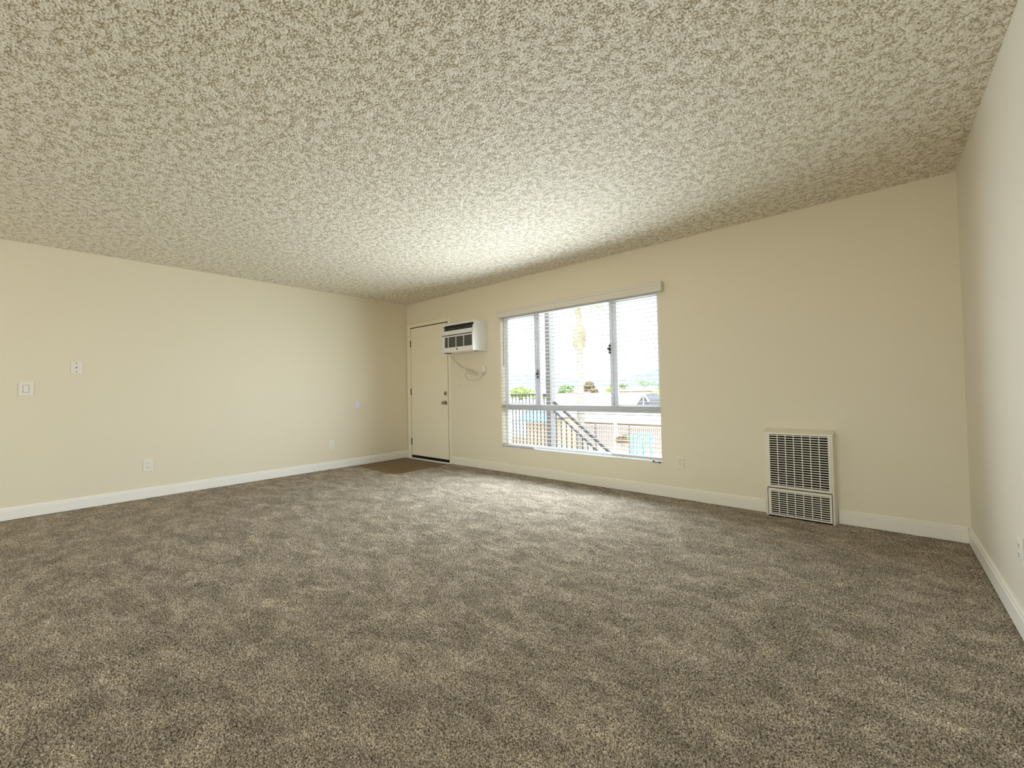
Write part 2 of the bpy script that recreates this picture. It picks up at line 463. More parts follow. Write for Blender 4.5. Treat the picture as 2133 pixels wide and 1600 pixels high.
# baseboards with a stepped top
BP = [(0, 0), (.014, 0), (.014, .078), (.0105, .081), (.0105, .096), (.005, .104), (0, .104)]
def baseboard(name, axis, wallpos, sgn, a, c, label, mk='base'):
    p = [(wallpos + sgn*u, v) for u, v in BP]
    return struct(MB().prism(p, axis, a, c).build(name, M[mk]), label, 'baseboard')
baseboard('baseboard_left', 1, 0, 1, YB, -.012, 'white baseboard along the left wall')
baseboard('baseboard_right', 1, W, -1, YB, 0, 'white baseboard along the right wall')
baseboard('baseboard_front', 0, 0, -1, 1.052, 4.905, 'warm-lit white baseboard from the door to the wall heater', 'trim')
baseboard('baseboard_front.001', 0, 0, -1, 5.372, W-.0145, 'short warm-lit white baseboard between the wall heater and the right corner', 'trim')

# ------------------------------------------------------------------ entry door
d = thing('door_1', (0, 0, 0), 'plain cream flush entry door with black bottom sweep', 'door', kind='structure')
MB().box(DX0+.004, DX1-.014, -.002, .042, .045, DZ1-.012, bev=.002).build('door_slab', M['doorp'], d)
b = MB()
b.box(.0145, DX0, -.011, 0, -.012, DZ1+.052, bev=.003)
b.box(DX1, 1.05, -.005, 0, 0, DZ1+.052, bev=.002)
b.box(DX0, DX1, -.011, 0, DZ1, DZ1+.052, bev=.003)
b.build('door_casing', M['doorp'], d)
b = MB(); b.frame(DX0, DX1, 0, .054, .007, DZ1, .002, .004, .003, .0005)
b.box(DX0, DX1, .055, .1, .0072, DZ1)
b.build('door_jamb', M['brass'], d)
for z in (1.80, 1.04, .255):
    h = MB()
    h.lathe([(0, -.052), (.0075, -.052), (.0075, .052), (0, .052)], Matrix.Translation((DX0+.002, -.006, z)), 10)
    h.box(DX0-.004, DX0+.010, -.008, .002, z-.048, z+.048)
    h.build('hinge', M['brass'], d)
MB().box(DX0+.006, DX1-.014, -.007, .03, .008, .046).build('door_sweep', M['rubber'], d)
MB().box(DX0-.01, DX1+.002, -.03, .1, -.016, .007, bev=.002).build('threshold', M['white'], d)
RX = Matrix.Rotation(math.pi/2, 4, 'X')      # local Z -> -Y (into the room)
k = MB().lathe([(.031, -.001), (.031, .006), (.027, .010), (.012, .012), (.0105, .03), (.017, .036), (.026, .044), (.028, .055), (.024, .066), (.012, .071), (0, .072)], Matrix.Translation((.925, -.002, .872)) @ RX, 28).build('door_knob', M['steel'], d, True)
MB().box(.9235, .9265, -.0765, -.071, .866, .878).build('keyhole', M['dark'], k)
db = MB().lathe([(.030, -.001), (.030, .008), (.026, .013), (.016, .014), (.016, .017), (0, .017)], Matrix.Translation((.925, -.002, 1.008)) @ RX, 28).build('deadbolt', M['steel'], d, True)
MB().tbox((.008, .014, .026), Matrix.Translation((.925, -.025, 1.008)) @ Matrix.Rotation(.5, 4, 'Y'), .003).build('thumb_turn', M['steel'], db)

# ------------------------------------------------------------------ window
w = thing('window_1', (0, 0, 0), 'wide grey aluminium sliding window with a fixed lower pane', 'window', kind='structure')
FY0, FY1 = .085, .125
RZ0, RZ1 = .790, .852
b = MB()
b.frame(WX0, WX1, FY0, FY1, WZ0, WZ1, .035, .03, .03, .028)
b.build('outer_frame', M['alu'], w)
b = MB(); b.box(WX0+.03, WX1-.03, FY0-.012, FY1, RZ0, RZ1, bev=.003); b.box(WX0+.03, WX1-.03, FY0-.022, FY1, RZ0-.004, RZ0+.008)
b.box(WX0+.03, WX1-.03, FY0-.018, FY0, RZ1-.006, RZ1+.006)
b.build('transom_rail', M['alu'], w)
for x0, x1 in ((2.498, 2.565), (3.497, 3.556)):
    b = MB(); b.box(x0, x0+.028, FY0-.012, FY1, RZ1, WZ1); b.box(x0+.032, x1, FY0+.004, FY1, RZ1, WZ1)
    b.box(x0+.026, x0+.034, FY0+.012, FY1, RZ1, WZ1)
    b.build('mullion', M['alu'], w)
for x0, x1 in ((WX0+.035, 2.498), (3.556, WX1-.03)):
    b = MB().frame(x0, x1, FY0+.006, FY1-.008, RZ1, WZ1-.03, .016, .016, .016, .016)
    b.build('sash_frame', M['alu'], w)
for x0, x1, z0, z1 in ((WX0+.035, 2.498, RZ1, WZ1-.03), (2.565, 3.497, RZ1, WZ1-.03), (3.556, WX1-.03, RZ1, WZ1-.03), (WX0+.035, WX1-.03, WZ0+.028, RZ0)):
    MB().box(x0, x1, .104, .108, z0, z1).build('glass_pane', M['glass'], w)
for x, z in ((2.545, 1.235), (3.497, 1.466)):
    b = MB(); b.box(x-.008, x+.010, FY0-.028, FY0-.010, z-.055, z+.045, bev=.003); b.box(x-.022, x, FY0-.034, FY0-.02, z-.012, z+.008, bev=.003)
    b.build('latch', M['dark'], w)
MB().box(WX0, WX1, -.004, FY0, WZ0, WZ0+.006, bev=.002).build('window_sill', M['sill'], w)

# valance over the blinds
prof = [(0, 2.058), (-.058, 2.058), (-.064, 2.054), (-.064, 2.034), (-.056, 2.028), (-.056, 2.004), (-.062, 1.999), (-.062, 1.972), (-.056, 1.966), (-.048, 1.966), (-.048, 2.045), (0, 2.045)]
v = thing('blind_valance', (3.05, 0, 2.0), 'long stepped off-white valance mounted above the window', 'valance')
prof = [(y, z-2.0) for y, z in prof]
MB().prism(prof, 0, -1.042, 1.042).build('valance_board', M['valance'], v)
MB().box(1.030, 1.058, -.066, -.002, -.036, .0575, bev=.003).build('end_return', M['valance'], v)
MB().box(-1.052, -1.030, -.066, -.002, -.036, .0575, bev=.003).build('end_return', M['valance'], v)

# three slatted blinds, side by side
PITCH = .0445
def blind(x0, x1, zrail, yc, ladders, label):
    t = thing('window_blind', ((x0+x1)/2, yc, 1.97), label, 'blind', 'slatted blinds across the window')
    hw = (x1-x0)/2
    MB().box(-hw, hw, -.022, .022, -.012, .024).build('headrail', M['slat'], t)
    b = MB()
    z = 1.97-.045
    n = 0
    while z > zrail + .03:
        zz = z-1.97
        # crowned slat section
        top = [(-.025, zz-.0012), (-.012, zz+.0012), (0, zz+.002), (.012, zz+.0012), (.025, zz-.0012)]
        bot = [(y, zq-.0028) for y, zq in top[::-1]]
        b.prism(top+bot, 0, -hw, hw); z -= PITCH; n += 1
    b.build('slat_panel', M['slat'], t)
    r = MB().box(-hw, hw, -.026, .026, zrail-1.97, zrail+.022-1.97, bev=.004).build('bottom_rail', M['slat'], t)
    for lx in ladders:
        b = MB()
        for yy in (-.0262, .0262):
            b.tube([(lx-(x0+x1)/2, yy, -.01), (lx-(x0+x1)/2, yy, zrail+.01-1.97)], .0009, 5)
        b.build('ladder_cord', M['slat'], t)
        MB().lathe([(.008, 0), (.006, -.006), (0, -.007)], Matrix.Translation((lx-(x0+x1)/2, 0, zrail-1.97)), 10).build('cord_button', M['slot'], r)
    return t
bl = blind(2.010, 2.4995, .326, .036, (2.09, 2.42), 'narrow left blind of horizontal white slats with the tilt wand')
blind(2.504, 3.516, .300, .030, (2.60, 2.86, 3.10, 3.42), 'wide middle blind of horizontal white slats, its bottom rail hanging lowest')
br_ = blind(3.5205, 4.044, .338, .036, (3.64, 3.93), 'right blind of horizontal white slats beside the bare wall')
MB().tube([(2.058-2.255, -.036, .0), (2.059-2.255, -.040, -.62)], [.0035, .0045], 8).build('tilt_wand', M['acgrille'], bl)
b = MB(); b.box(3.965-3.782, 3.975-3.782, -.05, -.03, .318-1.97, .332-1.97); b.box(3.972-3.782, 4.03-3.782, -.046, -.040, .316-1.97, .321-1.97); b.box(4.022-3.782, 4.042-3.782, -.05, -.036, .314-1.97, .324-1.97)
b.build('hold_down_clip', M['dark'], br_)

# ------------------------------------------------------------------ wall heater
HX0, HX1, HD, HZ1 = 4.918, 5.352, .078, .668
t = thing('wall_heater', ((HX0+HX1)/2, 0, 0), 'cream louvred wall heater standing against the wall right of the window', 'heater')
cx = (HX0+HX1)/2; hw = (HX1-HX0)/2
b = MB()
st = .0115
b.prism([(-hw, -HD), (-hw+st, -HD), (-hw+st, 0), (-hw-.012, 0)], 2, -.004, HZ1-.006)
b.prism([(hw-st, -HD), (hw, -HD), (hw+.016, 0), (hw-st, 0)], 2, -.004, HZ1-.006)
b.prism([(-HD-.001, HZ1-.006), (-HD-.001, HZ1), (-.004, HZ1+.028), (0, HZ1+.028), (0, HZ1-.006)], 0, -hw-.002, hw+.006)
b.build('casing', M['heater'], t)
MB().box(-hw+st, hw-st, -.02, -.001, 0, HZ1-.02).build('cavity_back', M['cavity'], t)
def louvre(name, z0, z1, rows, parent, xw, pad_l, pad_r, pad_t, pad_b):
    fr = MB()
    fr.frame(-xw, xw, -HD-.002, -HD+.012, z0, z1, pad_l, pad_r, pad_t, pad_b)
    p = fr.build(name, M['heater'], parent)
    b = MB(); gz0, gz1 = z0+pad_b, z1-pad_t; pitch = (gz1-gz0)/rows
    gx0, gx1 = -xw+pad_l, xw-pad_r
    for i in range(rows):
        z = gz0 + (i+.42)*pitch
        mt = Matrix.Translation(((gx0+gx1)/2, -HD+.003, z+.001)) @ Matrix.Rotation(math.radians(-25), 4, 'X')
        b.tbox((gx1-gx0, .0055, .0018), mt)
        b.box(gx0, gx1, -HD-.0018, -HD+.0005, z-.0002, z+.0062)
    for j in range(1, 7):
        x = gx0 + (gx1-gx0)*j/7
        b.box(x-.0022, x+.0022, -HD-.002, -HD+.010, gz0, gz1)
    b.build('louvre_grille', M['heater'], p)
    return p
xw = hw-.012
louvre('upper_panel', .228, HZ1-.006, 22, t, xw, .021, .016, .010, .017)
louvre('lower_panel', .006, .220, 11, t, xw, .021, .016, .020, .010)
b = MB(); b.box(-xw, xw, -HD+.003, -HD+.012, .2195, .2285); b.box(-xw-.001, -xw+.003, -HD-.0025, -HD+.003, .008, .221); b.box(xw-.003, xw+.001, -HD-.0025, -HD+.003, .008, .221)
b.build('panel_gap', M['slot'], t)
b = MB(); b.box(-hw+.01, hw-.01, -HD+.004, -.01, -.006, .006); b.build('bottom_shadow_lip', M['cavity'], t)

# ------------------------------------------------------------------ through-wall air conditioner
ax0, ax1 = 1.152, 1.770; acx = (ax0+ax1)/2; ahw = (ax1-ax0)/2
AZ0, AZ1 = 1.565, 1.962
t = thing('air_conditioner', (acx, 0, AZ0), 'white air conditioner mounted through the wall above the door corner', 'air conditioner')
MB().box(-ahw+.006, ahw-.002, -.132, 0, .004, AZ1-AZ0+.006, bev=.004).build('sleeve', M['acw'], t)
sd = [(-.1325, 0), (-.262, 0), (-.272, .010), (-.272, .212), (-.262, .235), (-.224, .388), (-.216, .397), (-.1325, .397)]
b = MB(); b.prism([(y, z) for y, z in sd], 0, ahw-.012, ahw); b.prism(sd, 0, -ahw, -ahw+.012)
b.box(-ahw+.01, ahw-.01, -.225, -.1325, .385, .397)
b.box(-ahw+.01, ahw-.01, -.262, -.1325, 0, .012)
b.box(-ahw+.01, ahw-.01, -.272, -.255, .006, .064)     # lower band of the front
b.box(-ahw+.01, ahw-.01, -.272, -.255, .206, .222)     # band over the intake
b.box(-ahw+.01, -ahw+.052, -.272, -.26, .06, .21)
b.build('front_bezel', M['acw'], t)
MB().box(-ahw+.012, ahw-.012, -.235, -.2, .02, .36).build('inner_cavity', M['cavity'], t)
b = MB()
gx0, gx1 = -ahw+.052, ahw-.012
n = 22
for i in range(n):
    z = .066 + (i+.5)*(.14/n)
    b.box(gx0, gx1, -.266, -.256, z-.0014, z+.0014)
b.build('intake_grille', M['acgrille'], t)
for x in (-ahw+.150, -ahw+.300, -ahw+.447):
    MB().box(x-.0035, x+.0035, -.274, -.256, .062, .208).build('grille_bar', M['acw'], t)
MB().box(-ahw+.052, -ahw+.075, -.2715, -.258, .064, .206).build('filter_tab', M['white'], t)
# sloping control panel with the dark air outlet
def slope(z):   # y on the sloping face
    return -.262 + (z-.235)/(.388-.235)*(.262-.224)
sl = math.atan2(.262-.224, .388-.235)
cm = Matrix.Translation((0, (slope(.235)+slope(.388))/2, (.235+.388)/2)) @ Matrix.Rotation(-sl, 4, 'X')
Lp = .158
b = MB()
b.tbox((2*ahw-.022, .012, .062), cm @ Matrix.Translation((0, .006, -.045)), .004)
b.tbox((2*ahw-.022, .012, .016), cm @ Matrix.Translation((0, .006, .070)), .003)
b.tbox((.026, .012, Lp), cm @ Matrix.Translation((-ahw+.024, .006, 0)), .003)
b.tbox((.020, .012, Lp), cm @ Matrix.Translation((ahw-.020, .006, 0)), .003)
b.build('control_panel', M['acw'], t)
lo = MB().tbox((2*ahw-.060, .004, .080), cm @ Matrix.Translation((0.003, .004, .024))).build('air_outlet', M['dark'], t)
b = MB()
for i in range(15):
    x = -ahw+.05 + i*(2*ahw-.095)/14
    b.tbox((.0025, .006, .058), cm @ Matrix.Translation((x, .001, .024)) @ Matrix.Rotation(.25*math.sin(i*1.7), 4, 'Y'))
b.build('outlet_vane', M['acgrille'], lo)
for x in (-.19, -.12, -.05, .02, .15, .17):
    MB().tbox((.010 if x < .1 else .005, .003, .004), cm @ Matrix.Translation((x, -.0005, -.040))).build('touch_button', M['acgrille'], t)
b = MB(); b.prism([(-.2605, .2225), (-.266, .2225), (-.264, .2285), (-.2585, .2285)], 0, -ahw+.012, ahw-.012); b.build('panel_seam', M['slot'], t)
bd = MB().lathe([(.0125, 0), (.0125, .003), (0, .0035)], Matrix.Translation((.012, -.272, .036)) @ RX, 24).build('logo_badge', M['dark'], t)
MB().lathe([(.0095, .0030), (.0095, .0042), (.0078, .0042), (.0078, .0030)], Matrix.Translation((.012, -.272, .036)) @ RX, 24).build('badge_ring', M['steel'], bd)
MB().box(-ahw+.03, -ahw+.09, -.24, -.15, -.006, .001).build('bottom_foot', M['slot'], t)
MB().box(ahw-.06, ahw-.03, -.2, -.13, -.004, .001).build('bottom_foot', M['slot'], t)
# power cord hanging to the outlet, looped and tied
def P(x, y, z): return (x-acx, y, z-AZ0)
path = [P(1.20, -.16, 1.566), P(1.16, -.10, 1.548), P(1.10, -.04, 1.535), P(1.20, -.022, 1.43), P(1.32, -.02, 1.365), P(1.43, -.022, 1.325), P(1.50, -.03, 1.292), P(1.60, -.03, 1.272), P(1.66, -.03, 1.262),
        P(1.56, -.045, 1.285), P(1.46, -.045, 1.325), P(1.405, -.035, 1.315), P(1.375, -.03, 1.255), P(1.40, -.03, 1.205), P(1.50, -.03, 1.182), P(1.62, -.03, 1.192), P(1.69, -.035, 1.238), P(1.73, -.04, 1.275), P(1.755, -.045, 1.31)]
cd = MB().tube(smooth_path(path, 7), .0042, 8).build('power_cord', M['cord'], t, True)
b = MB()
b.tube(smooth_path([P(1.42, -.04, 1.332), P(1.48, -.05, 1.335), P(1.55, -.05, 1.31), P(1.63, -.045, 1.275), P(1.68, -.04, 1.262)], 6), .0042, 8)
b.tube(smooth_path([P(1.43, -.03, 1.305), P(1.47, -.035, 1.275), P(1.54, -.035, 1.258), P(1.62, -.035, 1.25)], 6), .0042, 8)
b.build('cord_bundle', M['cord'], t, True)
MB().tbox((.05, .022, .03), Matrix.Translation(P(1.675, -.035, 1.262)) @ Matrix.Rotation(.35, 4, 'Y'), .006).build('cord_tie', M['plate'], t)
b = MB(); b.tbox((.046, .036, .085), Matrix.Translation(P(1.728, -.026, 1.325)), .006); b.build('plug', M['plate'], t)

# ------------------------------------------------------------------ switches, outlets, plates
def on_left(o, y, z): o.location = (0, y, z); o.rotation_euler = (0, 0, math.radians(90))
def plate_mb(wd, ht, th=.006):
    return MB().box(-wd/2, wd/2, -th, 0, -ht/2, ht/2, bev=.0025)
# built facing -Y; left wall items are rotated +90 deg so that they face +X
def outlet(loc, rotz, label, mk='plate', wd=.074, ht=.118):
    t = thing('wall_outlet', loc, label, 'outlet', 'duplex wall outlets', rotz)
    plate_mb(wd, ht).build('cover_plate', M[mk], t)
    for dz in (.0195, -.0195):
        b = MB(); b.box(-.017, .017, -.0085, -.005, dz-.0145, dz+.0145, bev=.004)
        f = b.build('socket_face', M[mk], t)
        b = MB(); b.box(-.0075, -.0055, -.0092, -.0080, dz-.001, dz+.007); b.box(.0055, .0075, -.0092, -.0080, dz-.001, dz+.006)
        b.lathe([(.0027, 0), (.0027, .0008)], Matrix.Translation((0, -.0084, dz-.008)) @ RX, 10)
        b.build('socket_slot', M['slot'], f)
    MB().lathe([(.003, 0), (.0025, .0012), (0, .0014)], Matrix.Translation((0, -.006, 0)) @ RX, 10).build('screw', M[mk], t)
    return t
L90 = math.radians(90)
outlet((0, -3.262, .335), L90, 'white outlet low on the left wall, nearest the viewer', wd=.080, ht=.124)
outlet((0, -1.284, .333), L90, 'white outlet low on the left wall near the entry door', wd=.074, ht=.124)
outlet((1.450, 0, .346), 0, 'cream outlet low between the door and the window', 'ivory', wd=.070, ht=.118)
outlet((4.220, 0, .343), 0, 'cream outlet low on the wall between the window and the heater', 'ivory', wd=.074, ht=.118)
outlet((1.730, 0, 1.325), 0, 'outlet under the air conditioner with its plug in it', 'ivory', wd=.095, ht=.105)
outlet((W, -1.362, .350), -L90, 'outlet cut by the right edge on the right wall', 'plate', wd=.074, ht=.118)

t = thing('light_switch', (0, -4.111, 1.133), 'wide white rocker light switch at the far left of the left wall', 'light switch', 'wall switches', L90)
plate_mb(.088, .124).build('cover_plate', M['plate'], t)
b = MB(); b.box(-.0185, .0185, -.0072, -.004, -.033, .033); b.build('rocker_gap', M['slot'], t)
b = MB(); b.prism([(-.005, -.0315), (-.0105, -.0315), (-.0085, 0), (-.0075, .0315), (-.005, .0315)], 0, -.017, .017); b.build('rocker', M['plate'], t)

t = thing('light_switch', (1.208, 0, 1.146), 'small cream toggle switch plate right of the entry door', 'light switch', 'wall switches')
plate_mb(.070, .116).build('cover_plate', M['ivory'], t)
b = MB(); b.box(-.005, .005, -.009, -.005, -.0355, -.0245); b.build('dark_button', M['slot'], t)
b = MB(); b.box(-.010, .010, -.0085, -.005, -.020, .012, bev=.0015); b.box(-.006, .006, -.0085, -.005, .022, .030, bev=.001); b.build('toggle', M['ivory'], t)

t = thing('blank_wall_plate', (0, -3.792, 1.331), 'white wall plate with three dark holes on the left wall', 'wall plate', None, L90)
plate_mb(.074, .118).build('cover_plate', M['plate'], t)
for dz, r in ((.042, .0042), (-.002, .0055), (-.042, .0042)):
    MB().lathe([(r, 0), (r, .0012), (0, .0014)], Matrix.Translation((0, -.006, dz)) @ RX, 12).build('plate_hole', M['dark'], t)

t = MB().lathe([(.060, 0), (.060, .004), (.056, .008), (.048, .0095), (0, .0095)], RX, 40).build('wall_bumper', M['blank'], smooth=True)
t.location = (0, -.885, .869); t.rotation_euler = (0, 0, L90)
tag(t, 'round pale blue-white door stop disc on the left wall', 'wall bumper')
#EXTERIOR
# ------------------------------------------------------------------ outside the window
GZ = -2.75
struct(MB().box(-900, 900, 1.62, 1800, GZ-.3, GZ).build('ground', M['ground']), 'pale ground outside', 'ground')
struct(MB().box(-900, 900, -900, YB-T, -.4, -.2).build('ground.001', M['ground']), 'pale ground behind the room', 'ground')
struct(MB().box(-4, 8, T, 1.62, -.2, -.03).build('walkway_deck', M['deck']), 'concrete walkway outside the door', 'walkway')
b = MB()
hp = []
for i in range(60):
    x = -2600 + i*80
    hp.append((x, 55 + 22*math.sin(i*.55) + 14*math.sin(i*1.37+1) + 8*math.sin(i*2.9)))
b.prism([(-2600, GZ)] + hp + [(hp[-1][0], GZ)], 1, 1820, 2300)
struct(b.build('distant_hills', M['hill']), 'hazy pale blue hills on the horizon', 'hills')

# steel post carrying the walkway
t = thing('porch_post', (1.718, 1.52, -.03), 'tall grey brown steel post outside the window', 'post')
MB().box(-.056, .018, -.05, .05, 0, 2.75).build('post_shaft', M['post'], t)
MB().box(.020, .056, -.045, .05, 0, 2.75).build('post_flange', M['postl'], t)
MB().box(-.075, .075, -.07, .07, 0, .012).build('base_plate', M['post'], t)

# walkway railing
t = thing('walkway_railing', (0.2, 1.5, -.03), 'dark picket railing along the walkway left of the post', 'railing')
MB().box(-1.9, 1.46, -.022, .022, .975, 1.005).build('top_rail', M['rail'], t)
MB().box(-1.9, 1.46, -.016, .016, .075, .10).build('bottom_rail', M['rail'], t)
pk = MB().box(-.0065, .0065, -.0065, .0065, .10, .975).build('picket', M['rail'], t, at=(1.40, 0, 0))
for i in range(1, 30):
    o = pk.copy(); COL.objects.link(o); o.location = (1.40-i*.0735, 0, 0)
pe = MB().box(-.02, .02, -.02, .02, 0, 1.0).build('end_post', M['rail'], t, at=(-1.88, 0, 0))

# stair railing going down to the right
t = thing('stair_railing', (1.78, 1.5, -.03), 'dark sloping stair railing going down to the right of the post', 'railing')
S = -.765
def SP(x, z, y=0): return (x-1.78, y, z+.03)
MB().bar(SP(1.795, .838), SP(3.3, .88+S*1.56), .04, .034).build('hand_rail', M['rail'], t)
MB().bar(SP(1.795, .696), SP(3.3, .715+S*1.53), .03, .024).build('top_rail', M['rail'], t)
MB().bar(SP(1.795, -.119), SP(3.3, -.10+S*1.53), .03, .024).build('bottom_rail', M['rail'], t)
for i in range(12):
    x = 1.83 + i*.092
    MB().box(x-.007-1.78, x+.007-1.78, -.007, .007, -.10+S*(x-1.77)+.03, .715+S*(x-1.77)+.03).build('picket', M['rail'], t)
t = MB()
for i in range(14):
    x = 1.75+i*.245; z = -.03-.187*i
    if z < GZ+.1: break
    t.box(x, x+.30, 1.53, 2.55, z-.19, z-.15)
t.bar((1.75, 1.56, -.3), (5.2, 1.56, -.3-.763*3.45), .05, .24)
t.bar((1.75, 2.52, -.3), (5.2, 2.52, -.3-.763*3.45), .05, .24)
struct(t.build('outdoor_stairs', M['deck']), 'concrete stair flight outside', 'stairs')

# white picket fence across the courtyard
t = thing('courtyard_fence', (-5.5, 17.5, GZ), 'long white picket fence in front of the peach wall', 'fence')
FZ = 1.75
MB().box(-3.9, 5.2, -.02, .02, FZ-.04, FZ).build('top_rail', M['fence'], t)
MB().box(-3.9, 5.2, -.02, .02, .12, .16).build('bottom_rail', M['fence'], t)
pk = MB().box(-.02, .02, -.012, .012, .05, FZ).build('picket', M['fence'], t, at=(-3.8, 0, 0))
for i in range(1, 78):
    o = pk.copy(); COL.objects.link(o); o.location = (-3.8+i*.105, 0, 0)
for x in (-.83, 1.17, -2.9):
    MB().box(x-.035, x+.035, -.035, .035, 0, FZ+.02).build('fence_post', M['fpost'], t)
b = MB(); b.box(.36-.07, .36+.07, -.07, .07, 0, FZ+.1); b.build('gate_post', M['fence'], t)

# peach building with a cream eave, behind the fence
t = thing('peach_building', (-6.5, 19, GZ), 'low peach stucco building with a cream roof behind the fence', 'building')
MB().box(-6, 6, .7, 2.6, 0, 1.72).build('wall', M['peach'], t)
b = MB(); b.prism([(.0, 1.70), (.0, 1.84), (2.8, 2.60), (2.8, 2.46)], 0, -6.4, 6.4); b.build('roof', M['roofc'], t)
# flat white roofed building further back
t = thing('white_roof_building', (-12, 25, GZ), 'wide building with a bright white roof in the middle distance', 'building')
MB().box(-8, 4.4, .4, 12, 0, 2.3).build('wall', M['cream'], t)
b = MB(); b.prism([(0, 2.30), (0, 2.46), (11, 3.26), (12, 3.2), (12, 3.0)], 0, -8.5, 4.6); b.build('roof', M['roofw'], t)
MB().lathe([(.05, 2.45), (.05, 3.0), (.075, 3.0), (.075, 3.07), (0, 3.07)], Matrix.Translation((.82, 1.0, 0)), 10).build('vent_pipe', M['pipe'], t)
MB().box(-8.5, 4.6, -.06, 0, 2.24, 2.32).build('gutter', M['pipe'], t)
# left wing behind the railing
t = thing('canopy_building', (-9.5, 15, GZ), 'peach walled wing with a bright blue canopy behind the railing', 'building')
MB().box(-4, 2.2, .5, 2.2, 0, 2.1).build('wall', M['peach'], t)
MB().box(-4, -.2, .46, .5, .95, 2.1).build('upper_band', M['roofw'], t)
b = MB(); b.prism([(-.5, 2.06), (-.5, 2.16), (.6, 2.64), (2.2, 2.64), (2.2, 2.54), (.6, 2.54)], 0, -4.2, 2.36); b.build('roof', M['roofw'], t)
b = MB(); b.prism([(-.62, 2.12), (-.62, 2.15), (.2, 2.62), (.2, 2.59)], 0, .05, 2.34); b.box(.05, 2.34, -.64, -.60, 2.02, 2.16); b.build('canopy', M['bluet'], t)

# grey gable with white trim
t = thing('small_gable_roof', (-5.5, 22, GZ), 'small grey gable with white trim at the right of the window', 'roof')
MB().prism([(-.50, 2.55), (.34, 2.55), (.34, 2.95), (.09, 3.36)], 1, 0, 2.2).build('gable_wall', M['gable'], t)
b = MB(); b.bar((-.72, -.05, 2.52), (.09, -.05, 3.44), .1, .07); b.bar((.09, -.05, 3.44), (.42, -.05, 2.9), .1, .07); b.bar((.10, -.06, 2.5), (.10, -.06, 3.40), .05, .06); b.build('barge_board', M['roofw'], t)
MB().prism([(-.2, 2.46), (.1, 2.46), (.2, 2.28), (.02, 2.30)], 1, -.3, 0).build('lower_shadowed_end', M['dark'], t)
b = MB(); b.box(-.8, .9, -.3, 2.0, 2.44, 2.52); b.box(-.7, .8, -.2, 2.0, 0, 2.44); b.build('wall', M['cream'], t)

# red tiled roof corner
t = thing('red_tile_roof', (-19, 34.5, GZ), 'small red tiled roof end left of the palm', 'roof')
b = MB(); b.prism([(-1.0, 3.0), (-.2, 3.34), (1.1, 3.42), (1.1, 3.05), (.2, 3.0)], 1, 0, 3); b.build('tile_slope', M['red'], t)
MB().box(-.9, 1.0, .2, 2.8, 0, 3.0).build('wall', M['cream'], t)

# low orange house far right
t = thing('orange_house', (-24.3, 60, GZ), 'long low pale orange house far beyond the roofs', 'house')
MB().box(-2.6, 2.4, 0, 5, 0, 3.05).build('wall', M['peach'], t)
MB().box(-2.8, 2.6, -.2, 5.2, 3.05, 3.2).build('roof', M['fpost'], t)
t = thing('cream_house', (-37.8, 95, GZ), 'pale cream house in the far distance', 'house')
MB().box(-6, 7, 0, 6, 0, 3.6).build('wall', M['cream'], t)
MB().box(-6.3, 7.3, -.3, 6.3, 3.6, 3.8).build('roof', M['roofw'], t)

# teal framework with an arched top, near the fence
t = thing('teal_frame', (-.85, 11, GZ), 'teal painted frame with an arched top standing in the courtyard', 'frame')
def tp(x0, x1, z1, mk='teal'):
    MB().box(x0+.85, x1+.85, -.05, .05, 0, z1-GZ).build('upright', M[mk], t)
tp(-1.31, -1.22, -.69); tp(-1.10, -1.04, -.80); tp(-.90, -.82, -.82); tp(-.80, -.74, -.85, 'pipe'); tp(-.57, -.50, -.72); tp(-.50, -.45, -.78, 'pipe')
arc = [(-.22+.62*k/10, 0, -.83-GZ+.16*math.sin(math.pi*(.12+.76*k/10))) for k in range(11)]
MB().tube(arc, .045, 8).build('arched_beam', M['teal'], t)
MB().box(-.05, .36, -.03, .03, -1.02-GZ, -.90-GZ).build('panel', M['teal'], t)

# planted leaves
def foliage(mb, c, rad, n, leaf, seed):
    rr = random.Random(seed)
    for i in range(n):
        while True:
            p = Vector((rr.uniform(-1, 1), rr.uniform(-1, 1), rr.uniform(-1, 1)))
            if p.length < 1 and p.length > .35: break
        q = Vector(c) + Vector((p.x*rad[0], p.y*rad[1], p.z*rad[2]))
        a = Vector((rr.uniform(-1, 1), rr.uniform(-1, 1), rr.uniform(-1, 1))).normalized()*leaf*rr.uniform(.6, 1.3)
        d = Vector((rr.uniform(-1, 1), rr.uniform(-1, 1), rr.uniform(-1, 1)))
        e = a.cross(d).normalized()*leaf*.5
        vs = [mb.bm.verts.new(q + k) for k in (-a, e, a, -e)]
        mb.bm.faces.new(vs)
def tree(x, y, zc, rad, mk, label, n=420, leaf=.16, seed=1, clumps=5, cat='tree', name='leafy_tree', group=None):
    t = thing(name, (x, y, GZ), label, cat, group)
    rr = random.Random(seed)
    b = MB()
    foliage(b, (0, 0, zc-GZ), (rad[0]*.7, rad[1]*.7, rad[2]*.75), n//3, leaf, seed)
    for k in range(clumps):
        a = 2*math.pi*k/clumps + rr.random()
        foliage(b, (math.cos(a)*rad[0]*.6, math.sin(a)*rad[1]*.6, zc-GZ + rr.uniform(-.35, .35)*rad[2]), (rad[0]*.45, rad[1]*.45, rad[2]*.5), n*2//3//clumps, leaf, seed+k+1)
    b.build('crown', M[mk], t)
    MB().tube([(0, 0, 0), (.05, 0, (zc-GZ)*.5), (0, 0, zc-GZ)], [.14, .10, .05], 8).build('trunk', M['trunk'], t)
    return t
tree(-22.6, 31, .55, (1.5, 1.3, 1.0), 'leafy', 'yellow green tree at the left end of the view', 500, .2, 11)
tree(-19.3, 30, .15, (.9, .9, .5), 'leafy', 'low yellow green tree peeping out beside the post', 300, .16, 12)
